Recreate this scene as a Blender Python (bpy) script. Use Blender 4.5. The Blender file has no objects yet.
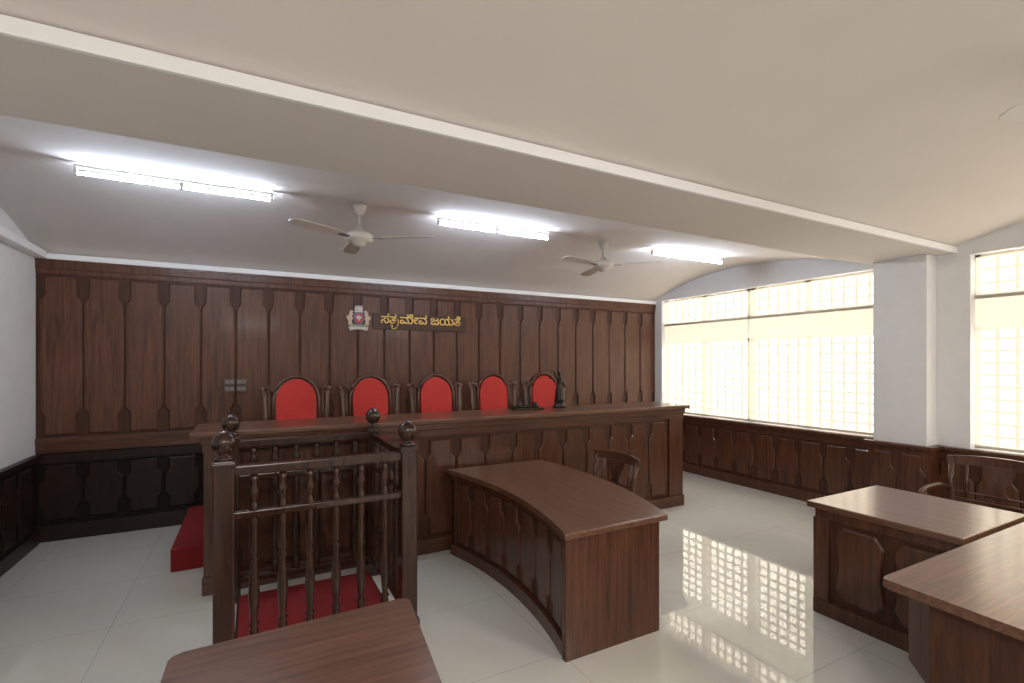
import bpy, bmesh, math, random
from mathutils import Vector, Matrix
random.seed(4)
scene = bpy.context.scene
D = bpy.data
rad = math.radians

# ------------------------------------------------------------------ materials
def new_mat(name):
    m = D.materials.new(name); m.use_nodes = True
    nt = m.node_tree
    return m, nt, nt.nodes, nt.links, nt.nodes["Principled BSDF"]

def plain(name, col, rough=0.5, metal=0.0, spec=0.5, coat=0.0, noise=0.0, nscale=8.0):
    m, nt, N, L, p = new_mat(name)
    p.inputs["Base Color"].default_value = (*col, 1)
    p.inputs["Roughness"].default_value = rough
    p.inputs["Metallic"].default_value = metal
    p.inputs["Specular IOR Level"].default_value = spec
    p.inputs["Coat Weight"].default_value = coat
    if noise > 0:
        tc = N.new("ShaderNodeTexCoord"); nz = N.new("ShaderNodeTexNoise")
        nz.inputs["Scale"].default_value = nscale; nz.inputs["Detail"].default_value = 5
        L.new(tc.outputs["Object"], nz.inputs["Vector"])
        r = N.new("ShaderNodeValToRGB")
        r.color_ramp.elements[0].position = .3; r.color_ramp.elements[1].position = .7
        r.color_ramp.elements[0].color = (*[c * (1 - noise) for c in col], 1)
        r.color_ramp.elements[1].color = (*[min(1, c * (1 + noise)) for c in col], 1)
        L.new(nz.outputs["Fac"], r.inputs["Fac"]); L.new(r.outputs["Color"], p.inputs["Base Color"])
    return m

def wood(name, dark, light, axis='Z', rough=0.32, coat=0.2, spec=0.4):
    m, nt, N, L, p = new_mat(name)
    tc = N.new("ShaderNodeTexCoord"); mp = N.new("ShaderNodeMapping")
    s = {'Z': (24, 24, 1.3), 'X': (1.3, 24, 24), 'Y': (24, 1.3, 24)}[axis]
    mp.inputs["Scale"].default_value = s
    L.new(tc.outputs["Object"], mp.inputs["Vector"])
    nz = N.new("ShaderNodeTexNoise"); nz.inputs["Scale"].default_value = 1.6
    nz.inputs["Detail"].default_value = 8; nz.inputs["Distortion"].default_value = 0.6
    nz.inputs["Roughness"].default_value = 0.7
    L.new(mp.outputs["Vector"], nz.inputs["Vector"])
    r = N.new("ShaderNodeValToRGB")
    r.color_ramp.elements[0].position = .34; r.color_ramp.elements[1].position = .66
    r.color_ramp.elements[0].color = (*dark, 1); r.color_ramp.elements[1].color = (*light, 1)
    L.new(nz.outputs["Fac"], r.inputs["Fac"])
    L.new(r.outputs["Color"], p.inputs["Base Color"])
    b = N.new("ShaderNodeBump"); b.inputs["Strength"].default_value = 0.06; b.inputs["Distance"].default_value = 0.005
    L.new(nz.outputs["Fac"], b.inputs["Height"]); L.new(b.outputs["Normal"], p.inputs["Normal"])
    p.inputs["Roughness"].default_value = rough
    p.inputs["Coat Weight"].default_value = coat; p.inputs["Coat Roughness"].default_value = 0.12
    p.inputs["Specular IOR Level"].default_value = spec
    return m

M = {}
wd, wl = (.043, .0150, .0075), (.128, .049, .025)
M['wood'] = wood("wood_vertical_grain", wd, wl, 'Z')
M['woodx'] = wood("wood_grain_x", wd, wl, 'X')
M['wood_dk'] = wood("wood_dark", (.010, .005, .0035), (.028, .013, .008), 'Z', 0.4, .05, .3)
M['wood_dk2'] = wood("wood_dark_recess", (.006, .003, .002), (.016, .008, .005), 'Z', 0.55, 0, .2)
M['wood_wall'] = wood("wood_wall_panel", (.053, .0190, .0095), (.146, .057, .029), 'Z', 0.42, .05, .35)
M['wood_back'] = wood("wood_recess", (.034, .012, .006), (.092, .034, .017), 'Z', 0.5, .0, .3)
M['top_x'] = wood("wood_top_x", (.074, .032, .018), (.188, .088, .050), 'X', 0.28, .3)
M['top_y'] = wood("wood_top_y", (.074, .032, .018), (.188, .088, .050), 'Y', 0.28, .3)
M['turned'] = wood("wood_turned", (.022, .0085, .005), (.058, .023, .013), 'Z', 0.25, .3)
M['chair'] = wood("wood_chair", (.046, .018, .010), (.115, .047, .025), 'Z', 0.3, .2)
M['wall'] = plain("painted_wall", (.81, .81, .82), .85, noise=.02)
M['ceil'] = plain("ceiling_paint", (.77, .725, .69), .9, noise=.02, nscale=2)
M['trim'] = plain("white_trim_paint", (.92, .92, .93), .7)
M['red_fabric'] = plain("red_fabric", (.46, .022, .014), .75, noise=.12, nscale=60)
M['red_carpet'] = plain("red_carpet", (.20, .007, .008), .95, noise=.25, nscale=90)
M['frame'] = plain("window_frame_paint", (.55, .50, .43), .4)
M['fan'] = plain("fan_enamel", (.70, .67, .63), .35)
M['metal'] = plain("grey_metal", (.35, .34, .33), .35, .8)
M['bronze'] = plain("dark_bronze", (.035, .025, .02), .35, .6)
M['gold'] = plain("gold_letters", (.92, .62, .16), .5, .0)
M['plaque'] = wood("plaque_wood", (.030, .011, .006), (.080, .030, .015), 'X', .5, 0)
M['switch'] = plain("switch_plate", (.10, .075, .06), .4)
M['switch2'] = plain("switch_button", (.20, .17, .15), .4)
M['e_red'] = plain("emblem_red", (.45, .05, .05), .5)
M['e_yel'] = plain("emblem_yellow", (.55, .42, .30), .5)
M['e_wht'] = plain("emblem_white", (.55, .50, .46), .5)
M['e_blu'] = plain("emblem_blue", (.14, .2, .33), .5)
M['e_grn'] = plain("emblem_green", (.22, .28, .18), .5)
M['grille'] = plain("grille_iron", (.10, .075, .05), .7)

def emission(name, col, st):
    m = D.materials.new(name); m.use_nodes = True
    nt = m.node_tree; nt.nodes.clear()
    e = nt.nodes.new("ShaderNodeEmission"); o = nt.nodes.new("ShaderNodeOutputMaterial")
    e.inputs[0].default_value = (*col, 1); e.inputs[1].default_value = st
    nt.links.new(e.outputs[0], o.inputs[0]); return m
M['tube'] = emission("fluorescent_tube", (.72, .83, 1.0), 135)

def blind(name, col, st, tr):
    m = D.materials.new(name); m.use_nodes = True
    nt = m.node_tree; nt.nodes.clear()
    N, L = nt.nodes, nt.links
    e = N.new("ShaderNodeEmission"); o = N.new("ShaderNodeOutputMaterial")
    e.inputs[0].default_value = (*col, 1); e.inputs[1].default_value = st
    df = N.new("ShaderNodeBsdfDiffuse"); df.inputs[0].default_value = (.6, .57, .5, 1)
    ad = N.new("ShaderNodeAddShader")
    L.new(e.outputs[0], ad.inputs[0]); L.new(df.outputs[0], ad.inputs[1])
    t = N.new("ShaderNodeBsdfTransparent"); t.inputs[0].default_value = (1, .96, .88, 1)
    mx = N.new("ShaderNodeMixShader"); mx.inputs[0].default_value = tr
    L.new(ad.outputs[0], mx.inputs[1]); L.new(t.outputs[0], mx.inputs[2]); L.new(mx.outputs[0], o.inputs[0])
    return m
M['blind'] = blind("sheer_roller_blind_glow", (1, .91, .75), .84, .5)  # emission put into the fabric stands in for daylight coming through

# tiles
m, nt, N, L, p = new_mat("polished_floor_tiles")
tc = N.new("ShaderNodeTexCoord"); br = N.new("ShaderNodeTexBrick")
br.offset = 0; br.squash = 1
br.inputs["Scale"].default_value = 1; br.inputs["Brick Width"].default_value = .8
br.inputs["Row Height"].default_value = .8; br.inputs["Mortar Size"].default_value = .0025
br.inputs["Color1"].default_value = (.71, .70, .64, 1); br.inputs["Color2"].default_value = (.695, .685, .62, 1)
br.inputs["Mortar"].default_value = (.50, .48, .44, 1)
L.new(tc.outputs["Object"], br.inputs["Vector"])
nz = N.new("ShaderNodeTexNoise"); nz.inputs["Scale"].default_value = 2.2; nz.inputs["Detail"].default_value = 6
L.new(tc.outputs["Object"], nz.inputs["Vector"])
mx = N.new("ShaderNodeMix"); mx.data_type = 'RGBA'; mx.blend_type = 'MULTIPLY'; mx.inputs[0].default_value = .10
L.new(br.outputs["Color"], mx.inputs[6]); L.new(nz.outputs["Color"], mx.inputs[7])
L.new(mx.outputs[2], p.inputs["Base Color"])
p.inputs["Roughness"].default_value = .004; p.inputs["Specular IOR Level"].default_value = .75
M['tiles'] = m

# ------------------------------------------------------------------ builder
class B:
    def __init__(s, name):
        s.name = name; s.bm = bmesh.new(); s.mats = []
    def mi(s, k):
        if k not in s.mats: s.mats.append(k)
        return s.mats.index(k)
    def merge(s, t, k, smooth=False, mat4=None):
        if mat4 is not None: t.transform(mat4)
        i = s.mi(k)
        for f in t.faces: f.material_index = i; f.smooth = smooth
        bmesh.ops.recalc_face_normals(t, faces=t.faces[:])
        me = D.meshes.new("tmp"); t.to_mesh(me); t.free(); s.bm.from_mesh(me); D.meshes.remove(me)
    def box(s, x0, x1, y0, y1, z0, z1, k, bev=0.0, mat4=None):
        t = bmesh.new()
        bmesh.ops.create_cube(t, size=1)
        for v in t.verts:
            v.co = Vector(((x0 + x1) / 2 + v.co.x * (x1 - x0), (y0 + y1) / 2 + v.co.y * (y1 - y0), (z0 + z1) / 2 + v.co.z * (z1 - z0)))
        if bev > 0: bmesh.ops.bevel(t, geom=t.edges[:], offset=bev, segments=2, profile=.6, affect='EDGES')
        s.merge(t, k, mat4=mat4)
    def prism(s, pts, z0, z1, k, bev=0.0, mat4=None, seg=2):
        t = bmesh.new()
        lo = [t.verts.new((x, y, z0)) for x, y in pts]; hi = [t.verts.new((x, y, z1)) for x, y in pts]
        n = len(pts)
        f1 = t.faces.new(lo[::-1]); f2 = t.faces.new(hi)
        for i in range(n): t.faces.new((lo[i], lo[(i + 1) % n], hi[(i + 1) % n], hi[i]))
        if bev > 0:
            ed = list(set(f1.edges[:] + f2.edges[:]))
            bmesh.ops.bevel(t, geom=ed, offset=bev, segments=seg, profile=.6, affect='EDGES')
        s.merge(t, k, mat4=mat4)
    def lathe(s, prof, k, loc=(0, 0, 0), seg=20, mat4=None):
        t = bmesh.new(); rings = []
        for r, z in prof:
            rings.append([t.verts.new((loc[0] + r * math.cos(2 * math.pi * i / seg), loc[1] + r * math.sin(2 * math.pi * i / seg), loc[2] + z)) for i in range(seg)])
        for a, b in zip(rings, rings[1:]):
            for i in range(seg): t.faces.new((a[i], a[(i + 1) % seg], b[(i + 1) % seg], b[i]))
        t.faces.new(rings[0][::-1]); t.faces.new(rings[-1])
        s.merge(t, k, smooth=True, mat4=mat4)
    def tube(s, pts, r, k, seg=10, radii=None):
        pts = [Vector(p) for p in pts]; t = bmesh.new(); rings = []
        for i, p in enumerate(pts):
            d = (pts[min(i + 1, len(pts) - 1)] - pts[max(i - 1, 0)]).normalized()
            up = Vector((0, 0, 1)) if abs(d.z) < .9 else Vector((1, 0, 0))
            a = d.cross(up).normalized(); b = d.cross(a).normalized()
            rr = radii[i] if radii else r
            rings.append([t.verts.new(p + (a * math.cos(2 * math.pi * j / seg) + b * math.sin(2 * math.pi * j / seg)) * rr) for j in range(seg)])
        for a, b in zip(rings, rings[1:]):
            for i in range(seg): t.faces.new((a[i], a[(i + 1) % seg], b[(i + 1) % seg], b[i]))
        t.faces.new(rings[0][::-1]); t.faces.new(rings[-1])
        s.merge(t, k, smooth=True)
    def sphere(s, c, r, k, sc=(1, 1, 1)):
        t = bmesh.new(); bmesh.ops.create_uvsphere(t, u_segments=20, v_segments=12, radius=r)
        for v in t.verts: v.co = Vector((v.co.x * sc[0] + c[0], v.co.y * sc[1] + c[1], v.co.z * sc[2] + c[2]))
        s.merge(t, k, smooth=True)
    def raised(s, org, u, n, outline, depth, k, inset=.012):
        """raised shaped panel on a wall. outline in (s,z) about org."""
        t = bmesh.new(); org = Vector(org); u = Vector(u); n = Vector(n); Z = Vector((0, 0, 1))
        cs = sum(p[0] for p in outline) / len(outline); cz = sum(p[1] for p in outline) / len(outline)
        ws = max(abs(p[0] - cs) for p in outline); wz = max(abs(p[1] - cz) for p in outline)
        A = [t.verts.new(org + u * a + Z * z) for a, z in outline]
        A2 = [t.verts.new(org + u * a + Z * z + n * depth * .55) for a, z in outline]
        Bv = [t.verts.new(org + u * (cs + (a - cs) * (ws - inset) / ws) + Z * (cz + (z - cz) * (wz - inset) / wz) + n * depth) for a, z in outline]
        m_ = len(outline)
        for P, Q in ((A, A2), (A2, Bv)):
            for i in range(m_): t.faces.new((P[i], P[(i + 1) % m_], Q[(i + 1) % m_], Q[i]))
        t.faces.new(Bv)
        s.merge(t, k)
    def finish(s, loc=(0, 0, 0), rotz=0, parent=None):
        me = D.meshes.new(s.name); s.bm.to_mesh(me); s.bm.free()
        for k in s.mats: me.materials.append(M[k])
        o = D.objects.new(s.name, me); scene.collection.objects.link(o)
        o.location = loc; o.rotation_euler = (0, 0, rotz)
        if parent: o.parent = parent
        return o

def panel_outline(w, z0, z1, neck=.62, nl=.13, fl=.07):
    h = w / 2; q = h * neck
    H = z1 - z0; nl = min(nl, H * .2); fl = min(fl, H * .12)
    right = [(q, z0), (q, z0 + nl)]
    for i in range(1, 5):
        a = i / 4; right.append((q + (h - q) * (a * a * (3 - 2 * a)), z0 + nl + fl * a))
    up = [(x, z1 - (z - z0)) for x, z in right][::-1]
    R = right + up
    return R + [(-x, z) for x, z in R[::-1]]

def panel_run(b, org, u, n, length, z0, z1, pitch, k, depth=.016, gap=.02, **kw):
    cnt = max(1, round(length / pitch)); p = length / cnt
    org = Vector(org); u = Vector(u)
    for i in range(cnt):
        b.raised(org + u * (p * (i + .5)), u, n, panel_outline(p - gap, z0, z1, **kw), depth, k)

# ------------------------------------------------------------------ room shell
XL, XR, YB, YS = -1.80, 6.04, 6.25, -3.6
b = B("floor"); b.box(XL - .2, XR + .25, YS - .2, YB + .2, -.15, 0, 'tiles'); b.finish()
b = B("wall_back"); b.box(XL - .2, XR + .25, YB, YB + .2, 0, 3.4, 'wall'); b.finish()
b = B("wall_left"); b.box(XL - .2, XL, YS, YB, 0, 3.4, 'wall'); b.finish()
b = B("wall_front"); b.box(XL - .2, XR + .25, YS - .2, YS, 0, 3.4, 'wall'); b.finish()

W1 = (2.88, 6.04); W2 = (-.95, 2.07); W3 = (-3.4, -1.9)
ZS, ZT = .885, 2.735
b = B("wall_right")
ys = [YS, W3[0], W3[1], W2[0], W2[1], W1[0], W1[1], YB]
for i in range(0, 8, 2): b.box(XR, XR + .22, ys[i], ys[i + 1], 0, 3.4, 'wall')
for w in (W1, W2, W3):
    b.box(XR, XR + .22, w[0], w[1], 0, ZS, 'wall'); b.box(XR, XR + .22, w[0], w[1], ZT, 3.4, 'wall')
    b.box(XR + .10, XR + .22, w[0], w[1], 2.05, 2.33, 'wall')
b.finish()
b = B("wall_column_right"); b.box(5.84, XR, 2.33, 2.80, 0, 2.77, 'wall', .006); b.finish()

# ceiling with barrel vaults
def arc(y0, y1, z0, z1, rise, n=44):
    o = []
    for i in range(n + 1):
        t = i / n; s_ = 2 * t - 1
        o.append((y0 + (y1 - y0) * t, z0 + (z1 - z0) * t + rise * (1 - s_ * s_)))
    return o
prof = [(YB, 3.45)] + arc(YB, 2.90, 2.745, 2.79, .29) + [(2.90, 2.77), (2.19, 2.77), (2.19, 2.83)] + arc(2.185, -1.12, 2.83, 2.83, .25) \
    + [(-1.12, 2.77), (-1.82, 2.77), (-1.82, 2.83)] + arc(-1.83, YS, 2.83, 2.83, .2, 24) + [(YS, 3.45)]
t = bmesh.new()
A = [t.verts.new((XL, y, z)) for y, z in prof]; C = [t.verts.new((XR, y, z)) for y, z in prof]
n = len(prof)
for i in range(n): t.faces.new((A[i], A[(i + 1) % n], C[(i + 1) % n], C[i]))
b = B("ceiling"); b.merge(t, 'ceil')
b.finish()
b = B("trim_1"); b.box(XL, XR, 2.165, 2.189, 2.765, 2.825, 'trim', .004); b.finish()
b = B("trim_2"); b.box(XL, XR, YB - .075, YB, 2.69, 2.745, 'trim', .006); b.finish()
b = B("trim_3"); b.box(XL, XL + .09, 2.95, YB - .09, 2.69, 2.76, 'trim', .006); b.finish()

# ------------------------------------------------------------------ windows
def window(name, y0, y1, seed=0):
    b = B(name)
    x0 = XR + .10
    for za, zb in ((ZS, 2.05), (2.33, ZT)):
        b.box(x0, x0 + .05, y0, y1, za, za + .04, 'frame'); b.box(x0, x0 + .05, y0, y1, zb - .04, zb, 'frame')
        b.box(x0, x0 + .05, y0, y0 + .04, za, zb, 'frame'); b.box(x0, x0 + .05, y1 - .04, y1, za, zb, 'frame')
        k = 4
        for i in range(1, k):
            yc = y0 + (y1 - y0) * i / k; w = .06 if i == 2 else .035
            b.box(x0, x0 + .05, yc - w, yc + w, za, zb, 'frame')
        # security grille
        ny = int((y1 - y0) / .135)
        for i in range(1, ny):
            yc = y0 + (y1 - y0) * i / ny
            b.box(x0 + .075, x0 + .087, yc - .0165, yc + .0165, za, zb, 'grille')
        nzn = int((zb - za) / .11)
        for i in range(1, nzn):
            zc = za + (zb - za) * i / nzn
            b.box(x0 + .070, x0 + .082, y0, y1, zc - .014, zc + .014, 'grille')
    # roller blinds
    ym = (y0 + y1) / 2
    for ya, yb_ in ((y0 + .02, ym - .012), (ym + .012, y1 - .02)):
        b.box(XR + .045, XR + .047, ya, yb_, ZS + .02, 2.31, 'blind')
        b.tube([(XR + .05, ya, 2.325), (XR + .05, yb_, 2.325)], .018, 'frame', 12)
        b.box(XR + .040, XR + .052, ya, yb_, ZS + .012, ZS + .035, 'frame')
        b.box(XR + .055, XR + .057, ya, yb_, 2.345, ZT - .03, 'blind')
    b.finish()
window("window_1", *W1); window("window_2", *W2); window("unseen_light_window", *W3)  # the third is out of view, added for more light

# ------------------------------------------------------------------ wall paneling
b = B("wall_paneling_back")
F = 6.20
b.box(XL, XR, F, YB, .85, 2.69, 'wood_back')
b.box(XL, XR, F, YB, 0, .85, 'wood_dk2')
b.box(XL, XR, F - .022, F, 2.60, 2.69, 'wood_wall', .006)
b.box(XL, XR, F - .028, F - .018, 2.665, 2.69, 'wood_wall', .003)
b.box(XL, XR, F - .012, F, 2.55, 2.60, 'wood_wall', .003)
b.box(XL, XR, F - .028, F, .93, .985, 'woodx', .007)
b.box(XL, XR, F - .018, F, .84, .93, 'woodx', .004)
panel_run(b, (XL + .02, F, 0), (1, 0, 0), (0, -1, 0), XR - XL - .04, 1.01, 2.53, .325, 'wood_wall', depth=.020, gap=.014, neck=.74, nl=.17, fl=.08)
b.box(XL, XR, F - .028, F, .74, .83, 'wood_dk', .004)
panel_run(b, (XL + .02, F, 0), (1, 0, 0), (0, -1, 0), XR - XL - .04, .2, .72, .325, 'wood_dk', depth=.018, gap=.012, neck=.74)
b.box(XL, XR, F - .028, F, 0, .15, 'wood_dk', .008)
b.finish()

b = B("wall_paneling_left")
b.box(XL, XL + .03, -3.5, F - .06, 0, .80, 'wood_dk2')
b.box(XL, XL + .06, -3.5, F - .06, .79, .84, 'wood_dk', .008)
b.box(XL, XL + .045, -3.5, F - .06, 0, .13, 'wood_dk', .006)
panel_run(b, (XL + .03, -3.4, 0), (0, 1, 0), (1, 0, 0), 9.4, .18, .75, .32, 'wood_dk', depth=.014, gap=.012, neck=.74)
b.finish()

b = B("wall_paneling_right")
def wains(b, x, ya, yb_):
    b.box(x - .03, x, ya, yb_, 0, ZS - .04, 'wood_back')
    b.box(x - .075, x, ya, yb_, ZS - .035, ZS, 'woodx', .008)
    b.box(x - .045, x - .028, ya, yb_, ZS - .12, ZS - .035, 'woodx', .004)
    b.box(x - .05, x - .028, ya, yb_, 0, .13, 'wood', .006)
    panel_run(b, (x - .03, ya, 0), (0, 1, 0), (-1, 0, 0), yb_ - ya, .17, ZS - .15, .30, 'wood', depth=.016, gap=.014, neck=.72)
wains(b, XR, 2.80, F - .06); wains(b, XR, -3.5, 2.33)
# around the column
b.box(5.805, 5.84, 2.295, 2.835, 0, ZS - .04, 'wood'); b.box(5.77, 5.84, 2.26, 2.87, ZS - .035, ZS, 'woodx', .006)
b.box(5.84, XR, 2.295, 2.33, 0, ZS - .04, 'wood'); b.box(5.84, XR, 2.26, 2.33, ZS - .035, ZS, 'woodx', .006)
b.box(5.84, XR, 2.80, 2.835, 0, ZS - .04, 'wood'); b.box(5.79, 5.82, 2.28, 2.85, 0, .13, 'wood', .005)
panel_run(b, (5.805, 2.31, 0), (0, 1, 0), (-1, 0, 0), .51, .17, ZS - .10, .25, 'wood', depth=.014)
b.finish()

# ------------------------------------------------------------------ judges' bench + dais
BX0, BX1, BY0, BY1, BZ = -.33, 4.56, 4.24, 4.76, 1.20
b = B("judges_bench")
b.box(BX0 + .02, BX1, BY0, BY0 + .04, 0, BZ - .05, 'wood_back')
b.box(BX0 + .02, BX0 + .06, BY0, BY1, 0, BZ - .05, 'wood')
b.box(BX1 - .04, BX1, BY0, BY1, 0, BZ - .05, 'wood')
b.box(BX0 + .06, BX1 - .04, BY0 + .04, BY1 - .05, .78, .81, 'woodx')
b.prism([(BX0 - .06, BY0 - .08), (BX1 + .05, BY0 - .08), (BX1 + .05, BY1 + .03), (BX0 - .06, BY1 + .03)], BZ - .045, BZ, 'top_x', .012)
b.box(BX0 + .0, BX1 + .02, BY0 - .045, BY0, BZ - .10, BZ - .045, 'woodx', .010)
b.box(BX0 + .01, BX1 + .01, BY0 - .025, BY0, BZ - .16, BZ - .10, 'woodx', .004)
b.box(BX0 + .01, BX1 + .01, BY0 - .035, BY0, 0, .13, 'woodx', .006)
b.box(BX1 - .22, BX1, BY0 - .02, BY0, .13, BZ - .16, 'wood', .003)
b.box(BX0 + .02, BX0 + .2, BY0 - .02, BY0, .13, BZ - .16, 'wood', .003)
panel_run(b, (BX0 + .22, BY0, 0), (1, 0, 0), (0, -1, 0), BX1 - BX0 - .46, .16, BZ - .19, .295, 'wood', depth=.02, nl=.12, gap=.014, neck=.72)
b.finish()
b = B("judges_dais")
b.box(-.27, 4.50, 4.80, F - .06, 0, .34, 'red_carpet', .01)
b.finish()
b = B("carpeted_step")
b.box(-.58, -.28, 4.80, F - .06, 0, .19, 'red_carpet', .012)
b.finish()

# ------------------------------------------------------------------ judges' chairs (back at +Y, faces -Y)
def judge_chair(x, y, z):
    b = B("judge_chair")
    for sx in (-.25, .25):
        b.lathe([(.022, 0), (.03, .05), (.02, .1), (.032, .2), (.035, .38)], 'turned', (sx, -.24, 0), 12)
        b.tube([(sx, .24, 0.012), (sx, .20, .42), (sx, .24, .75)], .024, 'turned')
        # outer post with scrolled shoulder
        b.tube([(sx * 1.05, .22, .42), (sx * 1.12, .245, .75), (sx * 1.16, .27, 1.02), (sx * 1.20, .275, 1.08)], .028, 'chair')
        b.sphere((sx * 1.22, .275, 1.095), .033, 'chair', (1, .7, 1))
        b.tube([(sx * 1.20, .275, 1.09), (sx * 1.05, .27, 1.12), (sx * .92, .268, 1.10), (sx * .84, .265, 1.04)], .02, 'chair')
        b.tube([(sx * .99, .235, .60), (sx * .99, .26, 1.10)], .011, 'chair')
        # arm
        b.tube([(sx * 1.12, .245, .68), (sx * 1.22, .1, .70), (sx * 1.2, -.12, .69), (sx * 1.14, -.24, .66)], .024, 'chair')
        b.tube([(sx * 1.05, -.2, .42), (sx * 1.15, -.2, .67)], .02, 'chair')
        b.box(min(sx * .98, sx * 1.02) - .01, max(sx * .98, sx * 1.02) + .01, -.22, .2, .12, .15, 'wood')
    b.box(-.28, .28, -.27, .24, .38, .44, 'wood', .01)
    b.box(-.25, .25, -.25, .20, .44, .52, 'red_fabric', .03)
    b.box(-.27, .27, .22, .25, .56, .61, 'wood', .006)
    def arch(w, z0, zs, top, n=18):
        pts = [(-w, z0), (w, z0)]
        for i in range(n + 1):
            a = math.pi * i / n
            pts.append((w * math.cos(a), zs + (top - zs) * math.sin(a)))
        return pts
    rot = Matrix.Translation((0, .22, 0)) @ Matrix.Rotation(rad(90), 4, 'X')
    tilt = Matrix.Translation((0, .24, .55)) @ Matrix.Rotation(rad(-5), 4, 'X') @ Matrix.Translation((0, -.24, -.55))
    o_ = arch(.225, .58, .99, 1.235); i_ = arch(.185, .62, .98, 1.195)
    b.prism(o_, -.055, -.02, 'chair', .008, tilt @ rot)
    b.prism(i_, -.03, .022, 'red_fabric', .018, tilt @ rot, 3)
    pts = [(p[0] * 1.0, .215 - (p[1] - .55) * -.087 + .0, p[1]) for p in arch(.210, .58, .985, 1.220)[1:]] + [(-.210, .22, .58)]
    b.tube(pts, .017, 'chair', 8)
    return b.finish((x, y, z))
for x in (.40, 1.13, 1.87, 2.60, 3.33):
    judge_chair(x, 5.12, .343)

# ------------------------------------------------------------------ emblem, plaque, switches
b = B("state_emblem_plaque")
def flat(b, pts, y, th, k): # points in (x,z) extruded toward -y
    b.prism([(px, pz) for px, pz in pts], 0, th, k, 0, Matrix.Translation((0, y, 0)) @ Matrix.Rotation(rad(90), 4, 'X'))
ex, ez, ey = 1.155, 2.245, 6.172
def E(pts): return [(ex + x, ez + z) for x, z in pts]
def ell(cx, cz, rx, rz, n=16): return E([(cx + rx * math.cos(2 * math.pi * i / n), cz + rz * math.sin(2 * math.pi * i / n)) for i in range(n)])
flat(b, E([(-.10, -.15), (-.04, -.135), (.04, -.135), (.10, -.15), (.12, -.11), (.05, -.095), (-.05, -.095), (-.12, -.11)]), ey, .012, 'e_wht')
flat(b, E([(-.12, -.105), (.12, -.105), (.10, -.075), (-.10, -.075)]), ey, .014, 'e_grn')
flat(b, E([(-.055, .07), (.055, .07), (.06, -.02), (.035, -.07), (0, -.09), (-.035, -.07), (-.06, -.02)]), ey, .018, 'e_blu')
flat(b, E([(-.045, .06), (.045, .06), (.048, -.018), (.028, -.058), (0, -.074), (-.028, -.058), (-.048, -.018)]), ey - .016, .008, 'e_red')
for sx in (-1, 1):
    flat(b, E([(0, -.04), (sx * .012, -.01), (sx * .034, .0), (sx * .03, .03), (sx * .018, .02), (sx * .012, .045), (0, .03)][::sx]), ey - .022, .006, 'e_wht')
    flat(b, E([(sx * .07, -.08), (sx * .10, -.075), (sx * .125, -.08), (sx * .12, -.03), (sx * .145, .0), (sx * .14, .04), (sx * .125, .01),
               (sx * .115, .05), (sx * .10, .09), (sx * .075, .10), (sx * .058, .08), (sx * .075, .065), (sx * .062, .04), (sx * .082, .03), (sx * .065, .0), (sx * .085, -.03)][::sx]), ey, .02, 'e_yel')
flat(b, E([(-.05, .075), (.05, .075), (.045, .095), (-.045, .095)]), ey, .02, 'e_wht')
for cx in (-.03, 0, .03):
    flat(b, ell(cx, .118, .02, .026), ey, .018 + (.01 if cx == 0 else 0), 'e_wht')
    b.sphere((ex + cx, ey - .014, ez + .145), .014, 'e_wht')
b.box(1.325, 2.57, 6.158, 6.172, 2.120, 2.320, 'plaque', .003)
TS = .154; tx0, tzb = 1.42, 2.20; TY = 6.152
def K(px, pz): return (tx0 + px * TS, TY, tzb + pz * TS)
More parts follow.
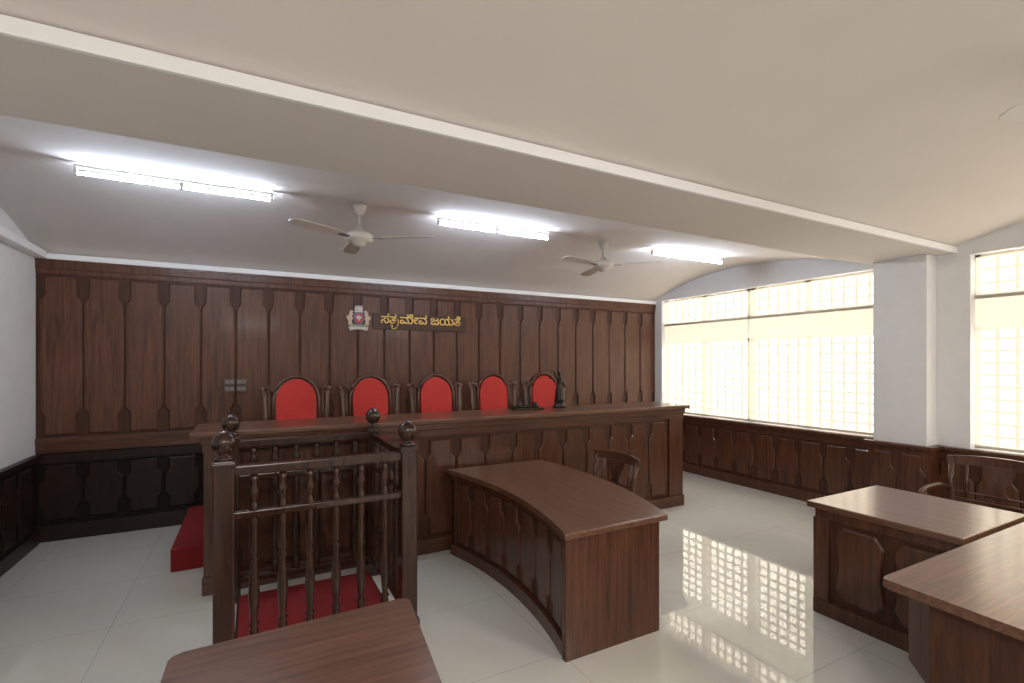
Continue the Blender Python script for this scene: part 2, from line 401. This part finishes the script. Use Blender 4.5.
# strokes completing the "tya" conjunct and the "te" letter
b.tube([K(*p) for p in ((.80, -.20), (.86, -.15), (.94, -.17), (.96, -.24), (.89, -.33), (.93, -.42), (1.05, -.45), (1.18, -.42), (1.30, -.32), (1.38, -.18), (1.43, .0), (1.44, .18), (1.40, .36))], .0058, 'gold', 8)
for off in (0, 5.72):
    b.tube([K(p[0] + off, p[1]) for p in ((.71, .13), (.77, .06), (.86, .01), (.96, .0), (1.06, .03), (1.14, .10), (1.19, .20), (1.19, .30))], .0058, 'gold', 8)
plq = b.finish()
def lettering(txt, dx):
    cu = D.curves.new("t", 'FONT'); cu.body = txt; cu.size = TS
    o = D.objects.new("t", cu); scene.collection.objects.link(o)
    bpy.context.view_layer.update()
    for q in scene.objects: q.select_set(False)
    o.select_set(True); bpy.context.view_layer.objects.active = o
    bpy.ops.object.convert(target='CURVE')
    o = bpy.context.view_layer.objects.active
    sp = list(o.data.splines); polys = []
    for k in sp:
        P = [(q.co.x, q.co.y) for q in k.bezier_points]
        Ar = sum(P[i - 1][0] * P[i][1] - P[i][0] * P[i - 1][1] for i in range(len(P))) / 2
        polys.append((P, Ar))
    sign = 1 if max(polys, key=lambda t: abs(t[1]))[1] > 0 else -1
    def inside(pt, P):
        c = False
        for i in range(len(P)):
            x1, y1 = P[i - 1]; x2, y2 = P[i]
            if (y1 > pt[1]) != (y2 > pt[1]) and pt[0] < (x2 - x1) * (pt[1] - y1) / (y2 - y1) + x1: c = not c
        return c
    groups = {i: [i] for i, (P, Ar) in enumerate(polys) if Ar * sign > 0}
    for i, (P, Ar) in enumerate(polys):
        if Ar * sign <= 0:
            cand = [j for j in groups if inside(P[0], polys[j][0])]
            if cand: groups[min(cand, key=lambda j: abs(polys[j][1]))].append(i)
    for gi, g in enumerate(groups.values()):
        nc = D.curves.new("motto_letter", 'CURVE'); nc.dimensions = '2D'; nc.fill_mode = 'BOTH'; nc.extrude = .0055 + .0002 * (gi % 6)
        nc.offset = .0009
        for i in g:
            k = sp[i]; ns = nc.splines.new('BEZIER'); ns.bezier_points.add(len(k.bezier_points) - 1)
            for a, q in zip(ns.bezier_points, k.bezier_points):
                a.handle_left_type = a.handle_right_type = 'FREE'
                a.co = q.co; a.handle_left = q.handle_left; a.handle_right = q.handle_right
            ns.use_cyclic_u = True
        no = D.objects.new("motto_letter", nc); scene.collection.objects.link(no); no.parent = plq
        no.location = (tx0 + dx * TS, TY, tzb); no.rotation_euler = (rad(90), 0, 0); nc.materials.append(M['gold'])
    D.objects.remove(o)
lettering("ಸತ", 0); lettering("ಮೇವ ಜಯತೆ", 1.55)

b = B("switch_panel")
for dx in (0, .115):
    for dz in (0, .075):
        b.box(-.26 + dx, -.16 + dx, 6.155, 6.175, 1.385 + dz, 1.45 + dz, 'switch', .004)
        for q in range(2): b.box(-.25 + dx + q * .045, -.215 + dx + q * .045, 6.150, 6.158, 1.40 + dz, 1.435 + dz, 'switch2', .002)
b.finish()

# ------------------------------------------------------------------ fluorescent fittings
for x0, y in ((-1.05, 4.27), (1.50, 4.27), (4.11, 4.27)):
    b = B("fluorescent_light")
    z = 2.975
    b.box(x0, x0 + 1.2, y - .010, y + .010, z + .035, z + .058, 'trim', .003)
    for xx in (x0, x0 + 1.18): b.box(xx, xx + .02, y - .012, y + .012, z - .012, z + .036, 'trim', .003)
    b.box(x0 + .59, x0 + .615, y - .012, y + .012, z - .012, z + .036, 'metal')
    b.tube([(x0 + .02, y, z), (x0 + 1.18, y, z)], .010, 'tube', 12)
    b.finish()

# ------------------------------------------------------------------ fans
def fan(x, y, zh, ztop, ang):
    b = B("ceiling_fan")
    b.lathe([(.0, -.075), (.03, -.072), (.05, -.055), (.06, -.035), (.105, -.028), (.115, -.005), (.11, .025), (.075, .045), (.04, .055), (.028, .085), (.016, .09)], 'fan', (0, 0, 0), 28)
    b.lathe([(.013, .08), (.013, ztop - zh - .05)], 'fan', (0, 0, 0), 12)
    h = ztop - zh
    b.lathe([(.016, h - .085), (.03, h - .08), (.055, h - .03), (.06, h)], 'fan', (0, 0, 0), 20)
    for i in range(3):
        a = ang + i * 2 * math.pi / 3
        m4 = Matrix.Rotation(a, 4, 'Z') @ Matrix.Translation((0, 0, -.008)) @ Matrix.Rotation(rad(9), 4, 'X')
        b.box(.09, .20, -.018, .018, -.004, .004, 'metal', 0, m4)
        b.prism([(.17, -.045), (.30, -.062), (.45, -.066), (.60, -.058), (.625, -.03), (.63, .02), (.61, .048), (.45, .055), (.30, .052), (.17, .04)], .004, .009, 'fan', .001, m4)
    b.finish((x, y, zh))
fan(.80, 4.23, 2.75, 3.02, rad(-31))
fan(3.40, 4.27, 2.77, 3.02, rad(-46))
fan(3.36, .55, 2.76, 3.08, rad(152))

# ------------------------------------------------------------------ witness box
b = B("witness_box")
x0, x1, y0, y1 = -.13, .87, 3.04, 4.03
def post(cx, cy):
    h = .050
    b.box(cx - h, cx + h, cy - h, cy + h, 0, 1.18, 'turned', .008)
    b.box(cx - h - .012, cx + h + .012, cy - h - .012, cy + h + .012, 0, .10, 'turned', .006)
    b.box(cx - h - .008, cx + h + .008, cy - h - .008, cy + h + .008, 1.145, 1.17, 'turned', .005)
    b.lathe([(.045, 1.18), (.05, 1.19), (.03, 1.202), (.026, 1.212), (.044, 1.225), (.056, 1.252), (.058, 1.278), (.050, 1.305), (.032, 1.325), (.012, 1.336), (.0, 1.338)], 'turned', (cx, cy, 0), 24)
for cx in (x0, x1):
    for cy in (y0, y1): post(cx, cy)
sp = [(.014, .14), (.018, .16), (.018, .24), (.012, .25), (.021, .27), (.012, .29), (.015, .32), (.022, .44), (.015, .58), (.012, .61), (.021, .63), (.012, .65), (.017, .67), (.017, .84), (.012, .86), (.021, .90),
      (.013, .93), (.011, .95), (.019, .98), (.022, 1.0), (.012, 1.03), (.015, 1.05), (.015, 1.10)]
sp = [(r * 1.3, z) for r, z in sp]
def side(ax, ay, bx, by, n):
    horiz = abs(bx - ax) > abs(by - ay)
    for z0_, z1_, th in ((1.095, 1.145, .034), (.86, .895, .024), (.12, .16, .026)):
        if horiz: b.box(ax + .03, bx - .03, ay - th, ay + th, z0_, z1_, 'turned', .006)
        else: b.box(ax - th, ax + th, ay + .03, by - .03, z0_, z1_, 'turned', .006)
    for i in range(1, n + 1):
        f = i / (n + 1)
        b.lathe(sp, 'turned', (ax + (bx - ax) * f, ay + (by - ay) * f, 0), 12)
side(x0, y0, x1, y0, 6); side(x0, y1, x1, y1, 6); side(x1, y0, x1, y1, 6)
b.box(x0 + .04, x1 - .04, y0 + .03, y1 - .03, 0, .03, 'turned'); b.box(x0 + .055, x1 - .055, y0 + .055, y1 - .055, .03, .05, 'red_carpet', .006)
b.finish()

# ------------------------------------------------------------------ curved advocates' table
TZ = .75
ya, yb_ = 2.26, 4.14
def xin(y, o=0): s_ = (y - 3.2) / .94; return 1.535 + .14 * (1 - s_ * s_) + o
def xout(y, o=0): s_ = (y - 3.2) / .94; return 2.31 + .19 * (y - ya) / (yb_ - ya) + .14 * (1 - s_ * s_) + o
def lin(a, c, n): return [a + (c - a) * i / n for i in range(n + 1)]
b = B("curved_court_table")
ysn = lin(ya, yb_, 28)
b.prism([(xin(y), y) for y in ysn][::-1] + [(xout(y), y) for y in ysn], TZ - .04, TZ, 'top_y', .010)
ysn = lin(ya + .092, yb_ - .03, 28)
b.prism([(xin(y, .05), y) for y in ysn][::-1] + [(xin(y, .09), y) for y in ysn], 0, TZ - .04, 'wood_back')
b.prism([(xin(y, .03), y) for y in ysn][::-1] + [(xin(y, .06), y) for y in ysn], TZ - .09, TZ - .04, 'wood', .004)
b.prism([(xin(y, .02), y) for y in ysn][::-1] + [(xin(y, .06), y) for y in ysn], 0, .09, 'wood', .006)
b.box(xin(ya + .05, .025), xout(ya + .05, -.04), ya + .05, ya + .09, 0, TZ - .04, 'wood', .004)
b.box(xin(yb_, .06), xout(yb_, -.04), yb_ - .08, yb_ - .04, 0, TZ - .04, 'wood', .004)
N_ = 7
for i in range(N_):
    yc = ya + .10 + (yb_ - ya - .15) * (i + .5) / N_
    tg = Vector((xin(yc + .01) - xin(yc - .01), .02, 0)).normalized(); nn = Vector((-tg.y, tg.x, 0))
    b.raised((xin(yc, .052), yc, 0), tg, nn, panel_outline(.235, .12, TZ - .11, nl=.08, fl=.06), .018, 'wood')
b.prism([(xout(y, -.12), y) for y in ysn][::-1] + [(xout(y, -.09), y) for y in ysn], TZ - .12, TZ - .04, 'wood')
b.finish()

# ------------------------------------------------------------------ foreground desk
b = B("wooden_desk")
dx0, dx1, dy0, dy1 = -.24, .565, .95, 1.95
def rrect(x0, x1, y0, y1, r, n=5):
    o = []
    for cx, cy, a0 in ((x1 - r, y1 - r, 0), (x0 + r, y1 - r, 90), (x0 + r, y0 + r, 180), (x1 - r, y0 + r, 270)):
        for i in range(n + 1):
            a = rad(a0 + 90 * i / n); o.append((cx + r * math.cos(a), cy + r * math.sin(a)))
    return o
def quad_r(pts, r, n=5):
    o = []
    m_ = len(pts)
    for i in range(m_):
        p = Vector(pts[i]); a = (Vector(pts[i - 1]) - p).normalized(); c = (Vector(pts[(i + 1) % m_]) - p).normalized()
        P0, P2 = p + a * r, p + c * r
        for j in range(n + 1):
            t_ = j / n; q = P0 * (1 - t_) ** 2 + p * 2 * t_ * (1 - t_) + P2 * t_ * t_; o.append((q.x, q.y))
    return o
b.prism(quad_r([(.565, 1.96), (-.235, 1.93), (-.26, .95), (.45, .95)], .035), TZ - .035, TZ, 'top_x', .008)
b.box(dx0 + .05, dx1 - .09, dy1 - .11, dy1 - .07, 0, TZ - .035, 'wood', .004)
b.box(dx0 + .05, dx0 + .09, dy0 + .05, dy1 - .11, 0, TZ - .035, 'wood', .004)
b.box(.36, .40, dy0 + .05, dy1 - .11, 0, TZ - .035, 'wood', .004)
b.box(dx0 + .09, .36, dy0 + .06, dy0 + .09, TZ - .14, TZ - .035, 'wood', .004)
panel_run(b, (.40, dy0 + .08, 0), (0, 1, 0), (1, 0, 0), .78, .12, TZ - .08, .27, 'wood', depth=.014)
panel_run(b, (dx0 + .07, dy1 - .07, 0), (1, 0, 0), (0, 1, 0), .62, .12, TZ - .08, .22, 'wood', depth=.014)
b.finish()

# ------------------------------------------------------------------ right-hand desks (L)
b = B("advocates_desk")
ax0, ax1, ay0, ay1 = 3.39, 4.30, 1.19, 2.04
b.prism(rrect(ax0, ax1, ay0, ay1, .012, 2), TZ - .04, TZ, 'top_y', .009)
b.box(ax0 + .03, ax0 + .07, ay0 + .03, ay1 - .05, 0, TZ - .04, 'wood_back')
b.box(ax0 + .02, ax0 + .07, ay0 + .03, ay1 - .05, TZ - .10, TZ - .04, 'wood', .004)
b.box(ax0 + .01, ax0 + .07, ay0 + .03, ay1 - .04, 0, .10, 'wood', .006)
b.box(ax0 + .015, ax0 + .07, ay1 - .14, ay1 - .04, .10, TZ - .10, 'wood', .004)
b.box(ax0 + .07, ax1 - .05, ay1 - .09, ay1 - .05, 0, TZ - .04, 'wood', .004)
def wide_outline(w, z0, z1):
    h = w / 2; c = .05
    return [(h - c, z0), (h, z0 + c * 1.4), (h - .02, (z0 + z1) / 2 - .05), (h - .02, (z0 + z1) / 2 + .05), (h, z1 - c * 1.4), (h - c, z1),
            (-h + c, z1), (-h, z1 - c * 1.4), (-h + .02, (z0 + z1) / 2 + .05), (-h + .02, (z0 + z1) / 2 - .05), (-h, z0 + c * 1.4), (-h + c, z0)]
for yc in (1.715, 1.38):
    b.raised((ax0 + .03, yc, 0), (0, 1, 0), (-1, 0, 0), wide_outline(.29, .14, TZ - .13), .018, 'wood')
b.finish()

b = B("corner_desk")
b.prism(quad_r([(4.6, .35), (4.6, 1.15), (2.46, 1.15), (2.40, .35)], .03), TZ - .04, TZ, 'top_x', .010)
b.prism([(2.66, 1.13), (2.50, .99), (2.46, .46), (4.5, .46), (4.5, 1.13)], .34, TZ - .04, 'wood_back', .004)
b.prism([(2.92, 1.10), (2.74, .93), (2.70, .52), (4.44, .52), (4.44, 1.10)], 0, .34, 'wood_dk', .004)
b.finish()

# ------------------------------------------------------------------ wooden armchairs (back +Y)
def armchair(name, loc, rz, arms=True, w=.25, H=.90):
    b = B(name)
    for sx in (-1, 1):
        b.tube([(sx * (w - .03), .26, 0.01), (sx * (w - .03), .22, .43), (sx * w, .25, .68), (sx * (w + .01), .29, H - .04)], .02, 'chair', 8)
        b.lathe([(.018, 0), (.024, .06), (.018, .1), (.026, .3), (.026, .44)], 'chair', (sx * (w - .02), -.22, 0), 12)
        b.box(sx * (w - .02) - .012, sx * (w - .02) + .012, -.21, .23, .16, .19, 'chair', .004)
        if arms:
            b.tube([(sx * w, .25, .64), (sx * (w + .035), .1, .665), (sx * (w + .03), -.1, .665), (sx * (w + .02), -.2, .65), (sx * (w + .02), -.25, .62)], .02, 'chair', 10)
            b.tube([(sx * (w - .01), -.18, .44), (sx * (w + .02), -.17, .65)], .016, 'chair', 8)
    b.box(-w + .02, w - .02, -.01, .015, .16, .19, 'chair', .004)
    b.box(-w - .01, w + .01, -.25, .24, .40, .455, 'wood', .012)
    t = bmesh.new(); n_ = 16; R = []
    for i in range(n_ + 1):
        u = -1 + 2 * i / n_; x = u * (w + .035); y = .27 + .045 * (1 - u * u) + .01
        top = H + .022 * (1 - u * u) - .01; bot = H - .085 + .025 * (u * u) - .01 * math.cos(u * 3.1 * 2)
        R.append([t.verts.new((x, y - .014, bot)), t.verts.new((x, y + .014, bot)), t.verts.new((x, y + .02, top)), t.verts.new((x, y - .008, top))])
    for p_, q_ in zip(R, R[1:]):
        for j in range(4): t.faces.new((p_[j], p_[(j + 1) % 4], q_[(j + 1) % 4], q_[j]))
    t.faces.new(R[0]); t.faces.new(R[-1][::-1]); b.merge(t, 'chair')
    b.box(-w, w, .235, .26, .52, .56, 'chair', .005)
    b.box(-w, w, .255, .275, .60, .615, 'chair', .003)
    rot = Matrix.Translation((0, .272, .54)) @ Matrix.Rotation(rad(-8), 4, 'X') @ Matrix.Rotation(rad(90), 4, 'X')
    hh = H - .60
    sp_ = [(-.07, 0), (.07, 0), (.075, hh * .2), (.045, hh * .38), (.05, hh * .5), (.095, hh * .75), (.10, hh), (-.10, hh), (-.095, hh * .75), (-.05, hh * .5), (-.045, hh * .38), (-.075, hh * .2)]
    b.prism(sp_, 0, .016, 'chair', .003, rot)
    for sx in (-1, 1):
        b.tube([(sx * (w * .66), .25, .54), (sx * (w * .68), .30, H - .07)], .010, 'chair', 8)
    b.finish(loc, rz)
armchair("wooden_chair", (2.66, 3.50, 0), rad(-88), False, .26, .87)
armchair("wooden_armchair", (5.06, 1.66, 0), rad(-90), True, .29, .91)

# ------------------------------------------------------------------ bench ornaments
b = B("lady_justice_statuette")
b.lathe([(.075, 0), (.078, .02), (.06, .03), (.055, .05), (.06, .06)], 'bronze')
b.lathe([(.058, .06), (.05, .10), (.036, .18), (.034, .22), (.024, .26), (.034, .30), (.036, .325), (.014, .345), (.012, .355)], 'bronze', seg=18)
for i in range(7):
    a = 2 * math.pi * i / 7
    b.tube([(.052 * math.cos(a), .052 * math.sin(a), .065), (.034 * math.cos(a), .034 * math.sin(a), .2), (.022 * math.cos(a), .022 * math.sin(a), .26)], .006, 'bronze', 6)
b.sphere((0, 0, .378), .024, 'bronze', (.85, .95, 1.15)); b.sphere((0, .016, .392), .017, 'bronze')
b.tube([(-.03, 0, .32), (-.06, -.015, .35), (-.085, -.02, .40)], .009, 'bronze', 8)
b.tube([(-.135, -.02, .41), (-.085, -.02, .415), (-.035, -.02, .41)], .004, 'bronze', 6)
for sx in (-.13, -.04):
    for q in (-.02, .02): b.tube([(sx, -.02, .41), (sx + q, -.02, .335)], .0015, 'bronze', 5)
    b.lathe([(.004, .322), (.02, .326), (.026, .335)], 'bronze', (sx, -.02, 0), 14)
b.tube([(.03, 0, .32), (.05, -.01, .26), (.06, -.03, .22)], .009, 'bronze', 8)
b.tube([(.06, -.03, .25), (.065, -.03, .07)], .005, 'bronze', 6); b.tube([(.045, -.03, .225), (.078, -.03, .227)], .004, 'bronze', 6)
b.finish((3.06, 4.62, BZ))
b = B("pen_stand")
b.box(-.17, .17, -.07, .07, 0, .022, 'bronze', .006); b.box(-.15, .15, .0, .06, .022, .04, 'bronze', .005)
for sx in (-.10, .10): b.lathe([(.03, .02), (.034, .05), (.022, .06), (.024, .075), (.0, .08)], 'bronze', (sx, 0, 0), 14)
for sx in (-.03, .03):
    b.lathe([(.012, .03), (.014, .05)], 'bronze', (sx, .02, 0), 10); b.tube([(sx, .02, .045), (sx * 1.8, .07, .15)], .0045, 'bronze', 6)
b.finish((2.62, 4.58, BZ))

# ------------------------------------------------------------------ rear fill: unseen area lights added behind the camera
for x in (0.0, 3.6):
    la = D.lights.new("rear_fill_light", 'AREA'); la.shape = 'RECTANGLE'; la.size = 1.2; la.size_y = .6
    la.energy = 120; la.color = (1, .94, .88)
    lo = D.objects.new("rear_fill_light", la); scene.collection.objects.link(lo)
    lo.location = (x, -1.47, 2.74); lo.rotation_euler = (rad(25), 0, 0)

# ------------------------------------------------------------------ world, camera
w = D.worlds.new("bright_daylight"); scene.world = w; w.use_nodes = True
bg = w.node_tree.nodes["Background"]; bg.inputs[0].default_value = (1, .97, .92, 1); bg.inputs[1].default_value = 10.5

cam = D.cameras.new("camera"); co = D.objects.new("camera", cam); scene.collection.objects.link(co)
co.location = (0, 0, 1.70); co.rotation_euler = (rad(90), 0, rad(-28))
cam.sensor_width = 36; cam.lens = 490 / 1024 * 36; cam.shift_y = (363 - 341.5) / 1024; cam.clip_start = .05
scene.camera = co
scene.view_settings.view_transform = 'Standard'
scene.view_settings.exposure = 0.0
